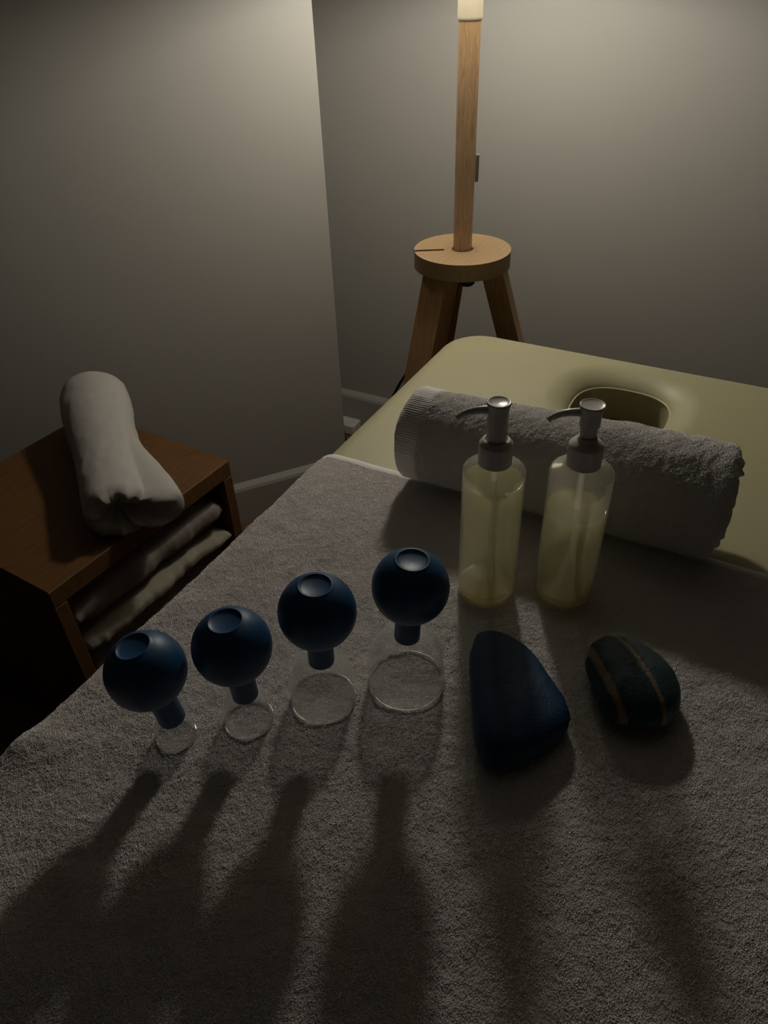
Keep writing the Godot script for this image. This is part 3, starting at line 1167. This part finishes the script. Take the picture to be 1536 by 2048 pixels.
# ---------------------------------------------------------------- suction cups
func build_cups() -> void:
	var spec := [
		[Vector3(-0.3572, CLOTH, -0.2453), 0.0166, Vector3(0.0007, 0.0248, -0.0011), Vector3(-0.0060, 0.0885, 0.0032), "smallest glass cupping bell with a blue rubber ball, nearest the table's left edge"],
		[Vector3(-0.3104, CLOTH, -0.2882), 0.0210, Vector3(0.0011, 0.0351, -0.0012), Vector3(-0.0005, 0.0968, -0.0005), "second smallest glass cupping bell with a blue rubber ball"],
		[Vector3(-0.2637, CLOTH, -0.3380), 0.0286, Vector3(0.0020, 0.0518, -0.0016), Vector3(0.0033, 0.1120, -0.0026), "second largest glass cupping bell with a blue rubber ball"],
		[Vector3(-0.2050, CLOTH, -0.3899), 0.0342, Vector3(0.0011, 0.0606, -0.0006), Vector3(0.0044, 0.1212, -0.0023), "largest glass cupping bell with a blue rubber ball, beside the bottles"]]
	for s in spec:
		var t := thing("cupping_bell", s[4], "cupping glass", s[0], "cupping bells in a row on the towel")
		var rg: float = s[1]
		var axis: Vector3 = (s[3] - s[2]).normalized()
		var hc: float = s[2].y
		# glass: rim bead, wall, dome, neck; then back down inside
		var prof := [Vector2(rg - 0.0012, 0.0), Vector2(rg + 0.0006, 0.0002), Vector2(rg + 0.0012, 0.0014), Vector2(rg + 0.0006, 0.0028), Vector2(rg, 0.0040)]
		var y1 := hc * 0.46
		var bulge := rg * 1.035
		prof.append(Vector2(lerpf(rg, bulge, 0.7), y1 * 0.55))
		for k in 15:
			var a := PI / 2.0 * k / 14.0
			var rx := 0.0090 + (bulge - 0.0090) * cos(a)
			prof.append(Vector2(rx, y1 + (hc + 0.002 - y1) * sin(a)))
		prof.append(Vector2(0.0088, hc + 0.010))
		var inn := []
		for q in prof:
			inn.push_front(Vector2(maxf(q.x - 0.0017, 0.004), q.y - (0.0014 if q.y > y1 and q.x > 0.0095 else 0.0)))
		inn[-1] = Vector2(rg - 0.0018, 0.0004)
		inn[0].y = hc + 0.0100
		part("glass_bell", lathe(prof + inn, 64, true), M.cup_glass, t, "clear glass bell")
		var bead := []
		for k in 12:
			bead.append(Vector2(rg + 0.0005 + 0.0008 * cos(TAU * k / 12.0), 0.0020 + 0.0008 * sin(TAU * k / 12.0)))
		part("rim_bead", lathe(bead, 72, true), M.rim_glass, t, "thick glass rim")
		# rubber ball with its sleeve
		var rb := 0.0325
		var up: float = (s[3] - s[2]).length()
		var bp := [Vector2(0.0085, 0.0022), Vector2(0.0105, 0.0), Vector2(0.0113, 0.0006), Vector2(0.0114, 0.004), Vector2(0.0112, up - rb - 0.003)]
		var a0 := -acos(0.40)
		bp.append(Vector2(0.0116, up + rb * sin(a0) - 0.0022))
		for k in 33:
			var a := lerpf(a0, deg_to_rad(64.0), k / 32.0)
			bp.append(Vector2(rb * cos(a) + 0.0000, up + rb * sin(a)))
		var re := rb * cos(deg_to_rad(64.0))
		var ye := up + rb * sin(deg_to_rad(64.0))
		bp.append_array([Vector2(re - 0.0004, ye + 0.0006), Vector2(re - 0.0012, ye + 0.0006), Vector2(re - 0.0018, ye - 0.0001), Vector2(re * 0.75, ye - 0.0010), Vector2(re * 0.5, ye - 0.0017), Vector2(re * 0.25, ye - 0.0021), Vector2(0.0, ye - 0.0022)])
		var ball := part("rubber_ball", lathe(bp, 72), M.blue_rubber, t, "blue rubber suction ball with a dished top")
		ball.position = s[2]
		ball.basis = Basis(Quaternion(Vector3.UP, axis))


# ---------------------------------------------------------------- stones
func pebble_mesh(outline: Array, low: float, high: float, n_exp: float, rise: Callable, painted: bool, paint: Callable) -> ArrayMesh:
	# outline in plan; rings run from the foot to the crown
	var n := 160
	var c := Vector2.ZERO
	for q in outline:
		c += q / outline.size()
	var cv := Curve2D.new()
	var cnt := outline.size()
	for k in cnt + 1:
		var a: Vector2 = outline[posmod(k - 1, cnt)]
		var b: Vector2 = outline[(k + 1) % cnt]
		cv.add_point(outline[k % cnt] - c, -(b - a) / 6.0, (b - a) / 6.0)
	var edge := []
	for k in n:
		edge.append(cv.sample_baked(cv.get_baked_length() * k / n, true))
	var p := PackedVector3Array()
	var col := PackedColorArray()
	var rings := 56
	for j in rings:
		var f := lerpf(-PI / 2.0, PI / 2.0, j / float(rings - 1))
		var k := pow(maxf(cos(f), 0.0), 2.0 / n_exp)
		var h := signf(sin(f)) * pow(absf(sin(f)), 2.0 / n_exp)
		for i in n:
			var w: Vector2 = edge[i] * k
			var top: float = rise.call(w + c)
			var y := (low + (high + top - low) * h) if h > 0.0 else low + low * h
			var v := Vector3(w.x, maxf(y, 0.0003), w.y)
			v += Vector3(w.x, 0, w.y).normalized() * 0.0008 * noise_a.get_noise_3d(v.x * 60.0, v.y * 60.0, v.z * 60.0)
			v.y += 0.0006 * noise_a.get_noise_3d(v.x * 45.0 + 9.0, v.y * 45.0, v.z * 45.0) * maxf(h, 0.0)
			p.append(v)
			if painted:
				col.append(paint.call(w + c, v))
	return grid(p, n, rings, true, false, true if signed_area(edge) > 0.0 else false, col)


func signed_area(e: Array) -> float:
	var s := 0.0
	for k in e.size():
		var a: Vector2 = e[k]
		var b: Vector2 = e[(k + 1) % e.size()]
		s += a.x * b.y - a.y * b.x
	return -s


func centre_of(outline: Array) -> Vector2:
	var c := Vector2.ZERO
	for q in outline:
		c += q / outline.size()
	return c


func build_stones() -> void:
	var tri_pts := [Vector2(-0.1562, -0.4687), Vector2(-0.1636, -0.458), Vector2(-0.1604, -0.4346), Vector2(-0.1543, -0.4181), Vector2(-0.1381, -0.3854), Vector2(-0.1233, -0.3554), Vector2(-0.1143, -0.3423), Vector2(-0.1049, -0.3345), Vector2(-0.0968, -0.3336), Vector2(-0.083, -0.3438), Vector2(-0.068, -0.3641), Vector2(-0.0566, -0.3892), Vector2(-0.0557, -0.4023), Vector2(-0.0588, -0.4101), Vector2(-0.0689, -0.4242), Vector2(-0.0859, -0.4398), Vector2(-0.1018, -0.4552), Vector2(-0.1185, -0.4660), Vector2(-0.1347, -0.4706), Vector2(-0.1465, -0.4712)]
	var c := centre_of(tri_pts)
	var st := thing("massage_stone", "large dark blue wedge-shaped massage stone with rounded corners", "stone", Vector3(c.x, CLOTH + 0.0012, c.y), "massage stones on the towel")
	var rise := func(w: Vector2) -> float:
		# thicker towards the broad near end
		return clampf((w.y + 0.40) * 0.12, -0.008, 0.006)
	part("stone_body", pebble_mesh(tri_pts, 0.013, 0.030, 3.0, rise, false, rise), M.navy_stone, st)

	var peb := [Vector2(-0.0621, -0.4695), Vector2(-0.0631, -0.486), Vector2(-0.062, -0.4919), Vector2(-0.0562, -0.5009), Vector2(-0.0485, -0.5065), Vector2(-0.0375, -0.5102), Vector2(-0.024, -0.5102), Vector2(-0.0067, -0.5037), Vector2(0.0084, -0.4934), Vector2(0.0175, -0.4809), Vector2(0.022, -0.4677), Vector2(0.0233, -0.4501), Vector2(0.0201, -0.4419), Vector2(0.0175, -0.4351), Vector2(0.0095, -0.4277), Vector2(-0.0033, -0.4215), Vector2(-0.0112, -0.4200), Vector2(-0.0274, -0.4195), Vector2(-0.0344, -0.4232), Vector2(-0.0427, -0.4351), Vector2(-0.0495, -0.4472), Vector2(-0.0539, -0.4535), Vector2(-0.0594, -0.4619)]
	var c2 := centre_of(peb)
	var sp := thing("massage_stone", "rounded dark teal pebble crossed by two tan mineral veins", "stone", Vector3(c2.x, CLOTH + 0.0012, c2.y), "massage stones on the towel")
	var veins := [
		[Vector2(-0.0560, -0.5120), Vector2(-0.0417, -0.4973), Vector2(-0.0253, -0.4803), Vector2(-0.0118, -0.4661), Vector2(-0.001, -0.4549), Vector2(0.0099, -0.4411), Vector2(0.0167, -0.4313), Vector2(0.024, -0.42)],
		[Vector2(-0.0680, -0.4880), Vector2(-0.0601, -0.4757), Vector2(-0.0508, -0.4612), Vector2(-0.0404, -0.4481), Vector2(-0.0308, -0.4342), Vector2(-0.0209, -0.4244), Vector2(-0.0076, -0.4126)]]
	var paint := func(w: Vector2, v: Vector3) -> Color:
		var best := 1.0
		var which := 0
		for k in 2:
			for i in veins[k].size() - 1:
				var q := Geometry2D.get_closest_point_to_segment(w, veins[k][i], veins[k][i + 1])
				var dd := q.distance_to(w)
				if dd < best:
					best = dd
					which = k
		var g := noise_b.get_noise_3d(v.x * 120.0, v.y * 120.0, v.z * 120.0)
		var half: float = [0.0021, 0.0027][which] * (1.0 + 0.45 * noise_a.get_noise_2d(w.x * 60.0, w.y * 60.0))
		var mix := 1.0 - smoothstep(half - 0.0004, half + 0.0005, best)
		var stone := Color(0.020 + 0.006 * g, 0.050 + 0.012 * g, 0.062 + 0.015 * g)
		if best > 0.0 and w.x + w.y * 0.9 < -0.43 and which == 0:
			stone = Color(0.030 + 0.012 * g, 0.048 + 0.012 * g, 0.052 + 0.012 * g)
		return stone.lerp(Color(0.235 + 0.05 * g, 0.165 + 0.04 * g, 0.088 + 0.02 * g), mix)
	var none := func(_w: Vector2) -> float: return 0.0
	part("stone_body", pebble_mesh(peb, 0.017, 0.040, 2.15, none, true, paint), M.pebble_stone, sp)
